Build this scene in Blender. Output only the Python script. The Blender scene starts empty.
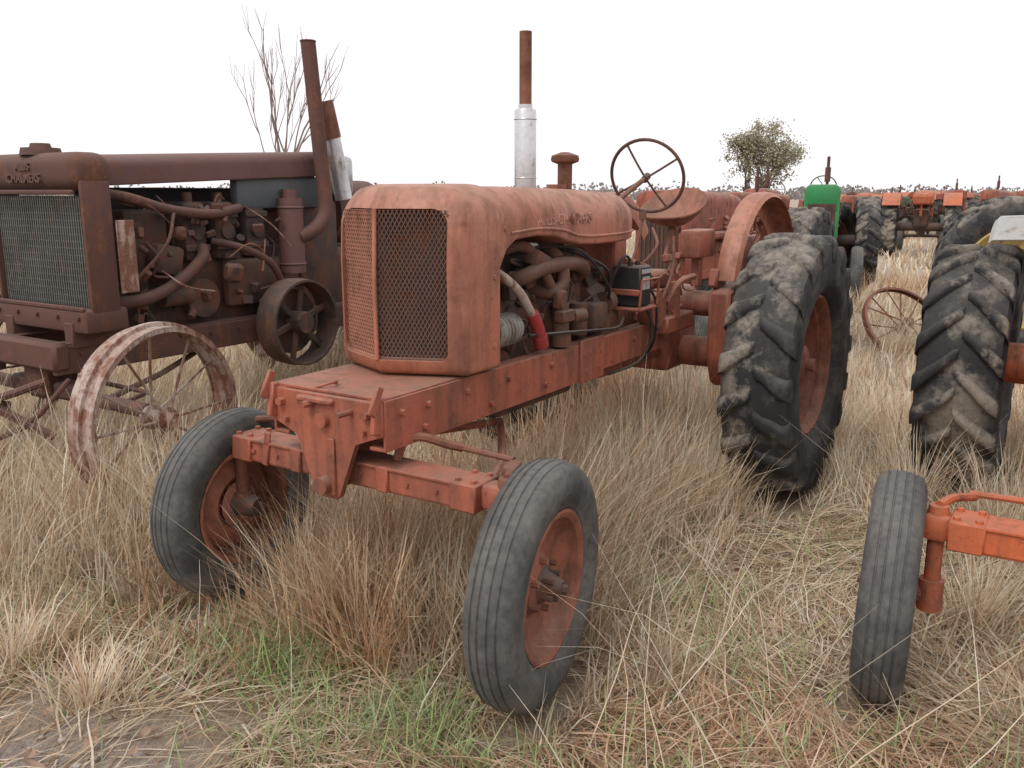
import bpy,bmesh,math,random
import numpy as np
from mathutils import Vector,Matrix,Euler
D=bpy.data; scene=bpy.context.scene; COL=scene.collection
rad=math.radians
scene.view_settings.view_transform='Standard'; scene.view_settings.look='None'; scene.view_settings.exposure=0

# ------------------------------------------------------------------ mesh builder
def catmull(pts,k=5):
    pts=[Vector(p) for p in pts]
    if len(pts)<3: return pts
    P=[pts[0]*2-pts[1]]+pts+[pts[-1]*2-pts[-2]]; out=[]
    for i in range(1,len(P)-2):
        for j in range(k):
            t=j/k; a,b,c,d=P[i-1],P[i],P[i+1],P[i+2]
            out.append(.5*((2*b)+(c-a)*t+(2*a-5*b+4*c-d)*t*t+(3*b-a-3*c+d)*t**3))
    out.append(pts[-1]); return out
class MB:
    def __init__(s): s.bm=bmesh.new()
    def box(s,c,sz,rot=(0,0,0),bev=.005,seg=1):
        r=bmesh.ops.create_cube(s.bm,size=1); v=r['verts']
        M=Matrix.Translation(c)@Euler(rot).to_matrix().to_4x4()@Matrix.Diagonal((sz[0],sz[1],sz[2],1))
        bmesh.ops.transform(s.bm,matrix=M,verts=v)
        if bev:
            bev=min(bev,min(sz)*.4)
            e=list({e for x in v for e in x.link_edges})
            bmesh.ops.bevel(s.bm,geom=e,offset=bev,segments=seg,affect='EDGES',profile=.5)
        return s
    def cyl(s,p1,p2,r1,r2=None,n=16):
        p1=Vector(p1);p2=Vector(p2); d=p2-p1; r2=r1 if r2 is None else r2
        q=d.to_track_quat('Z','Y').to_matrix().to_4x4()
        bmesh.ops.create_cone(s.bm,cap_ends=True,segments=n,radius1=r1,radius2=r2,depth=d.length,matrix=Matrix.Translation((p1+p2)/2)@q)
        return s
    def loft(s,rings,closed=True,caps=True):
        R=[[s.bm.verts.new(p) for p in r] for r in rings]; n=len(R[0])
        for a,b in zip(R,R[1:]):
            for i in range(n if closed else n-1):
                j=(i+1)%n
                try: s.bm.faces.new((a[i],a[j],b[j],b[i]))
                except ValueError: pass
        if caps:
            for r in (R[0],R[-1]):
                try: s.bm.faces.new(r)
                except ValueError: pass
        return s
    def tube(s,pts,r,n=8,sm=0):
        pts=catmull(pts,sm) if sm else [Vector(p) for p in pts]
        m=len(pts); rs=r if isinstance(r,(list,tuple)) else [r]*m
        if len(rs)!=m: rs=[rs[0]+(rs[-1]-rs[0])*i/(m-1) for i in range(m)]
        up=None; rings=[]
        for i,p in enumerate(pts):
            t=(pts[min(i+1,m-1)]-pts[max(i-1,0)]).normalized()
            if up is None:
                up=t.orthogonal().normalized()
            up=(up-t*up.dot(t)); up=up.normalized() if up.length>1e-6 else t.orthogonal().normalized()
            w=t.cross(up)
            rings.append([p+(up*math.cos(2*math.pi*k/n)+w*math.sin(2*math.pi*k/n))*rs[i] for k in range(n)])
        return s.loft(rings)
    def lathe(s,prof,n=56,M=None,closed=False,a0=0,a1=2*math.pi):
        M=M or Matrix(); full=abs(a1-a0-2*math.pi)<1e-6
        rings=[]
        for i in range(n if full else n+1):
            a=a0+(a1-a0)*i/n
            rings.append([M@Vector((r*math.cos(a),h,r*math.sin(a))) for r,h in prof])
        if full:
            R=[[s.bm.verts.new(p) for p in r] for r in rings]; k=len(prof)
            for i in range(n):
                a,b=R[i],R[(i+1)%n]
                for j in range(k if closed else k-1):
                    s.bm.faces.new((a[j],a[(j+1)%k],b[(j+1)%k],b[j]))
            return s
        return s.loft(rings,closed=closed,caps=closed)
    def prism(s,poly,y0,y1,bev=.004,M=None):
        M=M or Matrix()
        a=[s.bm.verts.new(M@Vector((p[0],y0,p[1]))) for p in poly]; b=[s.bm.verts.new(M@Vector((p[0],y1,p[1]))) for p in poly]
        n=len(poly); s.bm.faces.new(a); s.bm.faces.new(b[::-1])
        for i in range(n): s.bm.faces.new((a[i],b[i],b[(i+1)%n],a[(i+1)%n]))
        if bev:
            e=list({e for x in a+b for e in x.link_edges}); bmesh.ops.bevel(s.bm,geom=e,offset=bev,segments=1,affect='EDGES',profile=.5)
        return s
    def torus(s,c,R,r,M3=None,n=40,k=8):
        M3=M3 or Matrix.Identity(3); c=Vector(c); pts=[]
        V=[[s.bm.verts.new(c+M3@Vector(((R+r*math.cos(b))*math.cos(a),r*math.sin(b),(R+r*math.cos(b))*math.sin(a)))) for b in [2*math.pi*j/k for j in range(k)]] for a in [2*math.pi*i/n for i in range(n)]]
        for i in range(n):
            for j in range(k): s.bm.faces.new((V[i][j],V[i][(j+1)%k],V[(i+1)%n][(j+1)%k],V[(i+1)%n][j]))
        return s
    def mesh(s,name,mat=None,ang=38):
        bmesh.ops.recalc_face_normals(s.bm,faces=s.bm.faces)
        me=D.meshes.new(name); s.bm.to_mesh(me); s.bm.free()
        me.polygons.foreach_set('use_smooth',[True]*len(me.polygons))
        me.set_sharp_from_angle(angle=rad(ang))
        if mat: me.materials.append(mat)
        return me
def obj(name,data,parent=None,loc=(0,0,0),rot=(0,0,0),**kw):
    o=D.objects.new(name,data); COL.objects.link(o); o.location=loc; o.rotation_euler=rot
    if parent: o.parent=parent
    for k,v in kw.items(): o[k]=v
    return o
def part(parent,name,mb,mat,label=None,ang=38):
    o=obj(name,mb.mesh(name,mat,ang),parent)
    if label: o['label']=label
    return o
def top(name,loc,rz,label,category,group=None):
    o=obj(name,None,None,loc,(0,0,rz),label=label,category=category); o.empty_display_size=.2
    if group: o['group']=group
    return o

# ------------------------------------------------------------------ materials
class NT:
    def __init__(s,name):
        s.m=D.materials.new(name); s.m.use_nodes=True; s.t=s.m.node_tree; s.b=s.t.nodes['Principled BSDF']
        s.tc=s.n('ShaderNodeTexCoord').outputs['Object']
    def n(s,t,**k):
        x=s.t.nodes.new(t)
        for a,b in k.items(): setattr(x,a,b)
        return x
    def l(s,a,b): s.t.links.new(a,b)
    def noise(s,sc,det=4,ro=.6,vec=None,dist=0):
        x=s.n('ShaderNodeTexNoise'); x.inputs['Scale'].default_value=sc; x.inputs['Detail'].default_value=det
        x.inputs['Roughness'].default_value=ro; x.inputs['Distortion'].default_value=dist
        s.l(vec or s.tc,x.inputs['Vector']); return x.outputs['Fac']
    def map(s,sc,rot=(0,0,0)):
        x=s.n('ShaderNodeMapping'); x.inputs['Scale'].default_value=sc; x.inputs['Rotation'].default_value=rot; s.l(s.tc,x.inputs['Vector']); return x.outputs[0]
    def rng(s,f,a,b,c=0,d=1):
        x=s.n('ShaderNodeMapRange'); s.l(f,x.inputs[0])
        for i,v in enumerate((a,b,c,d)): x.inputs[i+1].default_value=v
        return x.outputs[0]
    def mix(s,f,a,b,mode='MIX'):
        x=s.n('ShaderNodeMixRGB',blend_type=mode)
        for i,v in enumerate((f,a,b)):
            if isinstance(v,(int,float)): x.inputs[i].default_value=v
            elif isinstance(v,tuple): x.inputs[i].default_value=(*v,1)
            else: s.l(v,x.inputs[i])
        return x.outputs[0]
    def math(s,op,a,b=0):
        x=s.n('ShaderNodeMath',operation=op)
        for i,v in enumerate((a,b)):
            if isinstance(v,(int,float)): x.inputs[i].default_value=v
            else: s.l(v,x.inputs[i])
        return x.outputs[0]
    def bump(s,h,st=.3,dist=.01):
        x=s.n('ShaderNodeBump'); x.inputs['Strength'].default_value=st; x.inputs['Distance'].default_value=dist; s.l(h,x.inputs['Height']); s.l(x.outputs[0],s.b.inputs['Normal'])
    def out(s,c,ro=.75,me=0):
        s.l(c,s.b.inputs['Base Color'])
        if isinstance(ro,(int,float)): s.b.inputs['Roughness'].default_value=ro
        else: s.l(ro,s.b.inputs['Roughness'])
        s.b.inputs['Metallic'].default_value=me; return s.m
RU1=(.10,.042,.028); RU2=(.22,.09,.05)
def paint(name,c1,c2,r1=RU1,r2=RU2,rust=.4,dust=.35,dustc=(.36,.27,.2),rough=.62,sc=1.0,bump=.35,stain=0,soft=1,metal=0):
    k=NT(name)
    big=k.noise(1.7*sc,3,.55); base=k.mix(k.rng(big,.38,.62),c1,c2)
    n2=k.noise(8*sc,7,.72,dist=.4); st=k.noise(1,3,.6,vec=k.map((17*sc,17*sc,1.5*sc)))
    if stain:
        n4=k.noise(3.1*sc,5,.7,dist=.6); sm=k.math('MULTIPLY',k.rng(k.math('ADD',k.math('MULTIPLY',n4,.5),k.math('MULTIPLY',st,.5)),.42,.62),stain)
        base=k.mix(sm,base,tuple(x*y for x,y in zip(c1,(.50,.56,.56))))
    m=k.math('ADD',k.math('MULTIPLY',n2,.45),k.math('ADD',k.math('MULTIPLY',st,.30),k.math('MULTIPLY',big,.25)))
    th=.5+(.5-rust)*.36; mask=k.rng(m,th-.03*soft,th+.05*soft,0,1 if soft==1 else .85)
    fine=k.noise(55*sc,4,.65)
    rc=k.mix(k.rng(fine,.35,.65),r1,r2)
    col=k.mix(mask,base,rc)
    col=k.mix(k.rng(fine,.4,.75,0,.35),col,k.mix(.5,col,(.02,.015,.01)))
    spots=k.noise(21*sc,5,.75); col=k.mix(k.rng(spots,.61,.67,0,.7 if stain else .3),col,r1)
    g=k.n('ShaderNodeNewGeometry'); sx=k.n('ShaderNodeSeparateXYZ'); k.l(g.outputs['Normal'],sx.inputs[0])
    du=k.math('MULTIPLY',k.rng(sx.outputs[2],.1,1,0,dust),k.rng(big,.3,.6,.4,1))
    col=k.mix(du,col,dustc)
    h=k.math('ADD',k.math('MULTIPLY',n2,.6),k.math('ADD',k.math('MULTIPLY',fine,.2),k.math('MULTIPLY',mask,-.15)))
    k.bump(h,bump,.012)
    return k.out(col,k.rng(mask,0,1,rough,.92),metal)
ORA=paint('faded_orange_paint',(.47,.160,.092),(.43,.18,.118),r1=(.14,.055,.036),r2=(.26,.10,.06),rust=.41,dust=.5,dustc=(.42,.265,.19),stain=.75,soft=1.5,bump=.25,rough=.52)
ORD=paint('dirty_orange_paint',(.40,.115,.066),(.31,.115,.075),r1=(.11,.046,.03),r2=(.23,.09,.055),rust=.46,dust=.5,stain=.7,soft=1.3)
ORR=paint('rusty_orange_rim',(.38,.14,.085),(.29,.12,.08),rust=.46,dust=.2,stain=.6,soft=1.3)
ORB=paint('bright_orange_paint',(.60,.14,.05),(.50,.14,.065),rust=.38,dust=.3,stain=.5,soft=1.3)
ORX=paint('red_orange_paint',(.38,.085,.05),(.30,.09,.06),rust=.42,dust=.45,stain=.5)
RUST=paint('brown_rust',(.115,.051,.039),(.078,.038,.032),rust=.45,dust=.4,dustc=(.24,.17,.14),rough=.8)
RUSTP=paint('purple_rust',(.15,.07,.06),(.11,.052,.046),rust=.36,dust=.6,dustc=(.28,.19,.165),rough=.65,soft=1.5)
RUSTO=paint('orange_rust',(.24,.09,.055),(.17,.07,.045),rust=.5,dust=.2)
GRIME=paint('engine_grime',(.050,.037,.032),(.11,.062,.043),rust=.45,dust=.5,dustc=(.24,.18,.145),rough=.7,sc=2)
MANI=paint('manifold_rust',(.15,.075,.052),(.10,.053,.04),rust=.5,dust=.25,sc=2)
BLK=paint('black_rubber_hose',(.018,.018,.018),(.03,.028,.026),r1=(.05,.045,.04),r2=(.09,.08,.07),rust=.3,dust=.4,rough=.6)
SILV=paint('galvanised_grey',(.66,.66,.67),(.5,.5,.51),r1=(.32,.22,.16),r2=(.42,.33,.26),rust=.32,dust=.05,rough=.32,metal=.7)
ALU=paint('dull_alloy',(.34,.33,.31),(.24,.23,.21),r1=(.12,.08,.06),r2=(.2,.15,.1),rust=.4,dust=.2,rough=.6,sc=2)
WHR=paint('chalky_rust',(.48,.39,.34),(.36,.23,.18),r1=(.17,.07,.045),r2=(.26,.12,.08),rust=.52,dust=.2,sc=1.6)
GRN=paint('green_paint',(.02,.26,.07),(.03,.2,.07),rust=.15,dust=.2)
GRND=paint('old_green_paint',(.03,.12,.05),(.05,.1,.05),rust=.4,dust=.3)
YEL=paint('yellow_paint',(.55,.38,.12),(.43,.30,.10),rust=.34,dust=.2,stain=.4)
REDM=paint('red_paint',(.35,.05,.035),(.28,.07,.05),rust=.4,dust=.3)
RED2=paint('red_hose_end',(.42,.045,.045),(.32,.045,.045),rust=.3,dust=.2)
GREY=paint('grey_sheet',(.42,.42,.40),(.32,.32,.31),r1=(.2,.15,.12),r2=(.3,.24,.2),rust=.36,dust=.2)
CORE=paint('radiator_core',(.15,.16,.14),(.10,.107,.095),r1=(.12,.08,.06),r2=(.24,.23,.20),rust=.45,dust=.2,sc=2.5)
TEAL=paint('dark_blue_grey',(.065,.085,.10),(.11,.115,.12),rust=.36,dust=.3)
PALE=paint('pale_lettering',(.50,.26,.19),(.45,.23,.17),rust=.42,dust=.1,sc=2)
GRL=paint('grille_rust',(.16,.083,.062),(.115,.06,.048),rust=.4,dust=0)
GRO=paint('grille_orange_rust',(.36,.15,.095),(.28,.115,.075),rust=.4,dust=0)
def tyre_mat(name,c,dustc,amt,lug=None):
    k=NT(name); n=k.noise(5,6,.7); f=k.noise(45,4,.6)
    col=k.mix(k.rng(k.noise(2.5,3,.5),.35,.65),c,tuple(x*1.8 for x in c))
    col=k.mix(k.rng(n,.62-amt*.3,.78-amt*.2,0,.85),col,dustc)
    if lug:
        s=k.n('ShaderNodeSeparateXYZ'); k.l(k.tc,s.inputs[0])
        r=k.math('SQRT',k.math('ADD',k.math('MULTIPLY',s.outputs[0],s.outputs[0]),k.math('MULTIPLY',s.outputs[2],s.outputs[2])))
        nz=k.math('ADD',k.noise(2.6,5,.75),k.math('MULTIPLY',s.outputs[1],.45))
        mud=k.math('MULTIPLY',k.rng(r,lug-.025,lug),k.rng(nz,.47,.57,0,.85))
        col=k.mix(mud,col,(.34,.295,.24))
    g=k.n('ShaderNodeNewGeometry'); sx=k.n('ShaderNodeSeparateXYZ'); k.l(g.outputs['Normal'],sx.inputs[0])
    col=k.mix(k.rng(sx.outputs[2],.1,1,0,.4),col,dustc)
    col=k.mix(k.rng(f,.45,.75,0,.5),col,tuple(x*.5 for x in c))
    k.bump(k.math('ADD',n,k.math('MULTIPLY',f,.4)),.45,.007); return k.out(col,.88)
TYF=tyre_mat('dusty_front_rubber',(.052,.053,.052),(.165,.155,.138),.75)
TYR=tyre_mat('dark_rear_rubber',(.026,.026,.028),(.16,.14,.115),.45,.662)

# ------------------------------------------------------------------ wheels
def ribbed_tyre(R=.37,W=.078,rb=.225,grooves=(-.038,-.014,.014,.038)):
    half=[(rb,-.6*W),(rb+.012,-.78*W),(rb+.03,-.86*W),(rb+.033,-.89*W),(rb+.045,-.93*W),(R-.085,-W),(R-.05,-.985*W),(R-.046,-.955*W),(R-.03,-.9*W),(R-.016,-.78*W)]
    crown=[]
    for g in grooves:
        c=R-.013*(g/(.7*W))**2
        crown+= [(c,g-.0042),(c-.0045,g-.0018),(c-.0045,g+.0018),(c,g+.0042)]
    prof=half+crown+[(r,-h) for r,h in half[::-1]]
    return MB().lathe(prof,72,closed=True).mesh('tyre_mesh',None,30)
def lug_tyre(R=.70,W=.165,rb=.37,N=20,lh=.036,dirn=1,sweep=.22,lw=1.0,worn=.7):
    Rc=R-lh; m=MB()
    def cr(h): return Rc-.035*(abs(h)/W)**2.6
    half=[(rb,-.66*W),(rb+.02,-.82*W),(rb+.05,-.9*W),(rb+.055,-.94*W),(rb+.1,-.99*W),(Rc-.1,-1.0*W),(Rc-.06,-.97*W)]
    crown=[(cr(h*W),h*W) for h in (-.92,-.8,-.6,-.35,0,.35,.6,.8,.92)]
    m.lathe(half+crown+[(r,-h) for r,h in half[::-1]],88,closed=True)
    rg=random.Random(3)
    for sd in (-1,1):
        for i in range(N):
            a0=2*math.pi*(i+(.5 if sd>0 else 0))/N
            rings=[]; wear=rg.uniform(worn,1.0); j=rg.uniform(-.018,.018)
            for u in (0,.10,.3,.55,.8,.95,1.04,1.10):
                h=sd*(.002+min(u,1.02)*(W*.99-.002)); a=a0+j+dirn*u*sweep+rg.uniform(-.009,.009)
                w=lw*(.025+.016*u+rg.uniform(-.002,.004))/R; bw=w*1.25
                rt=Rc+lh*wear*(1-.30*u*u)-(.016 if u==0 else 0)-(.012 if u>.9 else 0); rbm=cr(min(abs(h),W))-.012
                if u>1: rt-=.03; rbm=Rc-.09
                if u>1.05: rt=Rc-.07; rbm=Rc-.12
                rm=rt-.010 if u<=1 else rt-.002
                rings.append([Vector((r*math.cos(x),h,r*math.sin(x))) for r,x in ((rbm,a-bw),(rm,a-w*1.05),(rt,a-w*.6),(rt+.002,a),(rt,a+w*.6),(rm,a+w*1.05),(rbm,a+bw))])
            m.loft(rings)
    return m.mesh('tyre_mesh',None,52)
def front_rim(rb=.225,hub=.085):
    m=MB(); m.lathe([(rb+.006,-.058),(rb-.004,-.06),(rb-.02,-.05),(rb-.03,-.02),(rb-.05,.0),(rb-.07,.004),(.11,.02),(.095,.012),(.085,-.01),(.06,-.018),(0,-.018)],48)
    m.lathe([(rb-.03,-.02),(rb-.02,.05),(rb-.004,.06),(rb+.006,.058)],48)
    m.lathe([(0,.03),(.075,.03),(.09,.02)],32)
    for i in range(6):
        a=i*math.pi/3; m.cyl((.078*math.cos(a),-.0,.078*math.sin(a)),(.078*math.cos(a),-.034,.078*math.sin(a)),.010,n=6)
    return m.mesh('rim_mesh')
def front_hub():
    m=MB(); m.lathe([(.06,-.015),(.045,-.03),(.036,-.055),(.028,-.065),(.024,-.08),(.0,-.082)],20)
    m.lathe([(0,.12),(.035,.12),(.045,.07),(.055,.04),(.06,.03)],20)
    m.cyl((0,-.08,0),(0,-.095,0),.014,n=6)
    for i in range(5):
        a=i*1.257+.3; m.cyl((.04*math.cos(a),-.02,.04*math.sin(a)),(.043*math.cos(a),-.062,.043*math.sin(a)),.009,n=6)
    return m.mesh('hub_mesh')
def rear_rim(rb=.37):
    m=MB(); m.lathe([(rb+.012,-.118),(rb-.004,-.124),(rb-.02,-.11),(rb-.03,-.07),(rb-.055,-.06),(rb-.06,.03),(rb-.09,.04),(.2,.045),(.17,.03),(.15,-.0),(.11,-.015),(.10,-.07),(.07,-.085),(0,-.085)],64)
    m.lathe([(rb-.03,-.07),(rb-.03,.07),(rb-.02,.11),(rb-.004,.124),(rb+.012,.118)],64)
    for i in range(8):
        a=i*math.pi/4+.2; m.cyl((.175*math.cos(a),.04,.175*math.sin(a)),(.175*math.cos(a),-.005,.175*math.sin(a)),.014,n=6)
        m.box((.27*math.cos(a+.3),.03,.27*math.sin(a+.3)),(.05,.03,.04),(0,-(a+.3),0))
    m.cyl((0,-.085,0),(0,-.13,0),.035,n=12)
    return m.mesh('rim_mesh')
FT=ribbed_tyre(); FRM=front_rim(); FHB=front_hub(); RT=lug_tyre(W=.175,N=18,sweep=.15,lw=1.15,lh=.034,worn=.5); RRM=rear_rim()
RT2=lug_tyre(.70,.21,.33,19,.042,-1,.28); RRM2=rear_rim(.33)
RT3=lug_tyre(.70,.15,.45,20,.036,1,.24); RRM3=rear_rim(.45)
_c={}
def mm(me,mat):
    k=(me.name,mat.name)
    if k not in _c:
        x=me.copy(); x.materials.clear(); x.materials.append(mat); _c[k]=x
    return _c[k]
def wheel(parent,name,loc,parts,flip=False,steer=0,camber=0,sc=1,spin=0,label=None):
    e=obj(name,None,parent,loc,(camber,0,steer+(math.pi if flip else 0))); e.empty_display_size=.1; e.scale=(sc,sc,sc)
    if label: e['label']=label
    for nm,me,mat in parts:
        o=obj(nm,mm(me,mat),e,rot=(0,spin,0))
    return e
def frontparts(rm=ORR,tm=TYF): return [('tyre',FT,tm),('rim',FRM,rm),('hub',FHB,GRIME)]
def rearparts(rm=ORR,tm=TYR): return [('tyre',RT,tm),('rim',RRM,rm)]
def text_mesh(s,size,ext=.004,bold=0):
    c=D.curves.new('txt','FONT'); c.body=s; c.size=size; c.extrude=ext; c.align_x='CENTER'; c.align_y='CENTER'; c.offset=bold
    o=D.objects.new('txt',c); COL.objects.link(o); dg=bpy.context.evaluated_depsgraph_get()
    me=D.meshes.new_from_object(o.evaluated_get(dg)); D.objects.remove(o); me.materials.clear(); return me

# ------------------------------------------------------------------ main tractor builder
def rrect(w,zb,zt,rt,rb,n=7,zfun=None):
    pts=[]
    def arc(cy,cz,r,a0,a1):
        for i in range(n):
            a=a0+(a1-a0)*i/(n-1); pts.append((cy+r*math.cos(a),cz+r*math.sin(a)))
    arc(w-rb,zb+rb,rb,-math.pi/2,0); 
    for f in (.25,.5,.75): pts.append((w,zb+rb+(zt-rt-zb-rb)*f))
    arc(w-rt,zt-rt,rt,0,math.pi/2)
    for f in (.2,.4,.5,.6,.8): pts.append(((w-rt)*(1-2*f),zt))
    arc(-w+rt,zt-rt,rt,math.pi/2,math.pi)
    for f in (.25,.5,.75): pts.append((-w,zt-rt-(zt-rt-zb-rb)*f))
    arc(-w+rb,zb+rb,rb,math.pi,1.5*math.pi)
    for f in (.2,.4,.5,.6,.8): pts.append(((w-rb)*(-1+2*f),zb))
    return pts
def steering(parent,c,nrm,R=.205,mat=RUST,spokes=4,r=.0095):
    c=Vector(c); q=Vector(nrm).to_track_quat('Y','Z').to_matrix()
    m=MB(); m.torus(c,R,r,q,48,8)
    for i in range(spokes):
        a=2*math.pi*i/spokes+.5; p=q@Vector((R*math.cos(a),0,R*math.sin(a))); mid=q@Vector((R*.5*math.cos(a),-.02,R*.5*math.sin(a)))
        m.tube([c-q@Vector((0,.03,0)),c+mid,c+p],.006,6,4)
    m.cyl(c-q@Vector((0,.05,0)),c+q@Vector((0,.005,0)),.02,n=12)
    return part(parent,'steering_wheel',m,mat)
def fender(parent,c,R,y0,y1,a0,a1,mat,skirt=.16,label=None):
    m=MB(); rings=[]
    n=20; s_=1 if y0>y1 else -1
    for i in range(n+1):
        a=rad(a0+(a1-a0)*i/n); ca,sa=math.cos(a),math.sin(a)
        prof=[(R-skirt,y1),(R-.03,y1),(R-.008,y1+(y0-y1)*.06),(R,y1+(y0-y1)*.2),(R+.004,(y0+y1)/2),(R-.003,y0-s_*.02),(R-.025,y0)]
        inner=[(R-skirt,y1+s_*.006),(R-.035,y1+s_*.006),(R-.016,y1+(y0-y1)*.06+s_*.004),(R-.007,y1+(y0-y1)*.2),(R-.003,(y0+y1)/2),(R-.01,y0-s_*.022),(R-.026,y0-s_*.006)]
        rings.append([Vector((c[0]+r*ca,y,c[2]+r*sa)) for r,y in prof+inner[::-1]])
    m.loft(rings); return part(parent,'fender',m,mat,label)
def pan_seat(parent,c,mat,S=.205):
    m=MB(); rings=[]
    N=28
    for k in range(9):
        f=k/8; ring=[]
        for i in range(N):
            a=2*math.pi*i/N; back=.5+.5*math.cos(a)
            rr=S*f*(1-.10*abs(math.sin(a))); z=f**2.2*(.05+.17*back**1.3)
            ring.append(Vector((c[0]+rr*math.cos(a),c[1]+rr*math.sin(a)*1.05,c[2]+z)))
        if k: rings.append(ring)
    rin=[[p+Vector((0,0,.008)) for p in r] for r in rings]
    m.loft([*rings,*rin[::-1]]); 
    m.box((c[0]-.03,c[1],c[2]-.1),(.05,.03,.22),(0,.5,0)); m.tube([(c[0]-.0,c[1],c[2]),(c[0]+.05,c[1],c[2]-.2),(c[0]-.2,c[1],c[2]-.38)],.02,8,4)
    return part(parent,'seat',m,mat)
def clutter(m,rg,n,x0,x1,yy,z0,z1,sd=-1,tp=.6):
    for i in range(n):
        x=rg.uniform(x0,x1); z=rg.uniform(z0,z1); y=sd*(yy+rg.uniform(-.03,.04)); k=rg.random()
        if k<.55*tp: m.cyl((x,y,z),(x+rg.uniform(-.05,.05),y+sd*rg.uniform(.01,.05),z+rg.uniform(-.05,.05)),rg.uniform(.008,.028),n=10)
        elif k<tp: m.box((x,y,z),(rg.uniform(.02,.08),rg.uniform(.02,.05),rg.uniform(.02,.07)),(rg.uniform(-.4,.4),rg.uniform(-.4,.4),rg.uniform(-.4,.4)),bev=.004)
        else:
            p=[(x,y,z)]
            for j in range(3): q=p[-1]; p.append((min(x1,max(x0,q[0]+rg.uniform(-.16,.16))),y+sd*rg.uniform(-.02,.05),min(z1,max(z0,q[2]+rg.uniform(-.14,.14)))))
            m.tube(p,rg.uniform(.004,.009),6,4)
def row_tractor(loc,rz,label,HM=ORA,FM=ORD,fend=ORA,grp=None,rear_y=.80,rear=RT,rim=ORR,steer=8,rsc=1.0,fz=(.42,.42),fy=(.765,.61),fs=(1.05,1.0),ab=(.55,.50),fc=(2.95,1.02,.58),fen=(.55,.42,35,168),bz=0,LM=RUSTO):
    T=top('tractor',loc,rz,label,'tractor',grp)
    m=MB()
    for sd in (-1,1):
        y=sd*.25
        m.box((.62,y,.865),(1.44,.012,.17),bev=.002)
        m.box((.62,y-sd*.035,.944),(1.44,.06,.012),bev=.002); m.box((.62,y-sd*.035,.786),(1.44,.06,.012),bev=.002)
        m.box((1.72,y,.875),(.80,.014,.15),bev=.003); m.box((1.72,y-sd*.03,.945),(.80,.06,.012),bev=.002)
        m.box((1.30,y+sd*.012,.87),(.22,.014,.19),bev=.003)
        for x in (-.02,.12,.35,.62,.95,1.22,1.28,1.34,1.38,1.75,2.0): m.cyl((x,y,.90),(x,y+sd*.022,.90),.012,n=6)
        for x in (.1,.5,.9,1.24,1.36): m.cyl((x,y,.825),(x,y+sd*.022,.825),.012,n=6)
    m.box((.12,0,.952),(.44,.50,.012),bev=.003); m.box((1.0,0,.80),(.08,.48,.06))
    part(T,'frame',m,FM)
    m=MB(); M=Matrix.Rotation(rad(90),4,'Z')
    poly=[(-.25,.945),(-.25,.83),(-.13,.795),(-.06,.60),(-.04,.585),(.04,.585),(.06,.60),(.13,.795),(.25,.83),(.25,.945)]
    m.prism(poly,.09,.112,.005,M)
    m.prism([(-.13,.80),(-.05,.6),(.05,.6),(.13,.8)],-.1,-.05,.008,M)
    m.box((0,0,.80),(.16,.18,.06),bev=.02,seg=2)
    for y in (-.235,.235):
        m.box((-.11,y,.90),(.05,.025,.12),(0,.15,0)); m.box((-.13,y*1.04,.955),(.035,.014,.10),(0,.5,0))
        m.cyl((-.11,y*.82,.9),(-.135,y*.82,.9),.015,n=6); m.cyl((-.11,y*.75,.84),(-.13,y*.75,.84),.012,n=6)
    m.cyl((-.11,-.12,.90),(-.19,-.13,.905),.010,n=8); m.cyl((-.11,.0,.86),(-.135,.0,.86),.026,n=12); m.cyl((-.11,.05,.91),(-.15,.06,.91),.013,n=8)
    m.box((-.12,.03,.925),(.03,.16,.02),bev=.006); m.box((-.117,-.03,.70),(.012,.03,.2),(0,0,0),bev=.003)
    m.cyl((-.15,0,.635),(.12,0,.635),.030,n=16); m.torus((-.05,.05,.96),.04,.006,Matrix.Rotation(rad(70),3,'X'),20,6)
    part(T,'front_bolster',m,FM)
    m=MB(); cy=(ab[1]-ab[0])/2; ly=ab[0]+ab[1]
    m.box((0,cy,.710),(.13,ly,.010),bev=.002); m.box((0,cy,.630),(.10,ly,.010),bev=.002); m.box((-.05,cy,.67),(.010,ly,.076),bev=.002); m.box((.04,cy,.67),(.02,ly,.06),bev=.002)
    for sd,e in ((-1,ab[0]),(1,ab[1])):
        m.box((0,sd*(e-.02),.672),(.14,.10,.092),bev=.005)
        m.box((0,sd*(e+.065),.675),(.085,.08,.085),bev=.02,seg=2)
        for x in (-.045,.045):
            for y in (-.05,.01): m.cyl((x,sd*(e+y),.728),(x,sd*(e+y),.715),.011,n=6)
        m.tube([(.03,sd*(e-.05),.63),(.5,sd*.3,.60),(.95,0,.62)],.017,8,3)
    m.box((-.06,-.2,.672),(.016,.05,.09)); m.box((-.06,.2,.672),(.016,.05,.09)); m.box((-.06,.35,.69),(.01,.03,.13),(.2,0,0),bev=.003)
    for y in (-.42,-.3,-.1,.12,.3,.42): m.cyl((-.05,y,.67),(-.063,y,.67),.009,n=6)
    a_=part(T,'front_axle',m,FM); a_.location.z=bz
    m=MB()
    for sd,i in ((-1,0),(1,1)):
        zz=fz[i]-bz; wy=fy[i]; ky=sd*(ab[i]+.105-(.04 if i else 0))
        m.cyl((0,ky,zz-.04),(0,ky,.73),.024,n=14); m.cyl((0,ky,.715),(0,ky,.74),.032,.028,n=12)
        m.cyl((0,ky,zz),(0,sd*wy,zz),.030,.028,n=12); m.cyl((0,ky,zz-.05),(0,ky,zz+.05),.037,n=12)
        m.tube([(0,ky,.74),(.08,ky-sd*.03,.745),(.17,ky-sd*.08,.73)],.014,8,3)
    m.tube([(.17,-.57,.74),(.17,-.2,.755),(.17,ab[1]+.0,.74)],.011,8)
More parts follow.
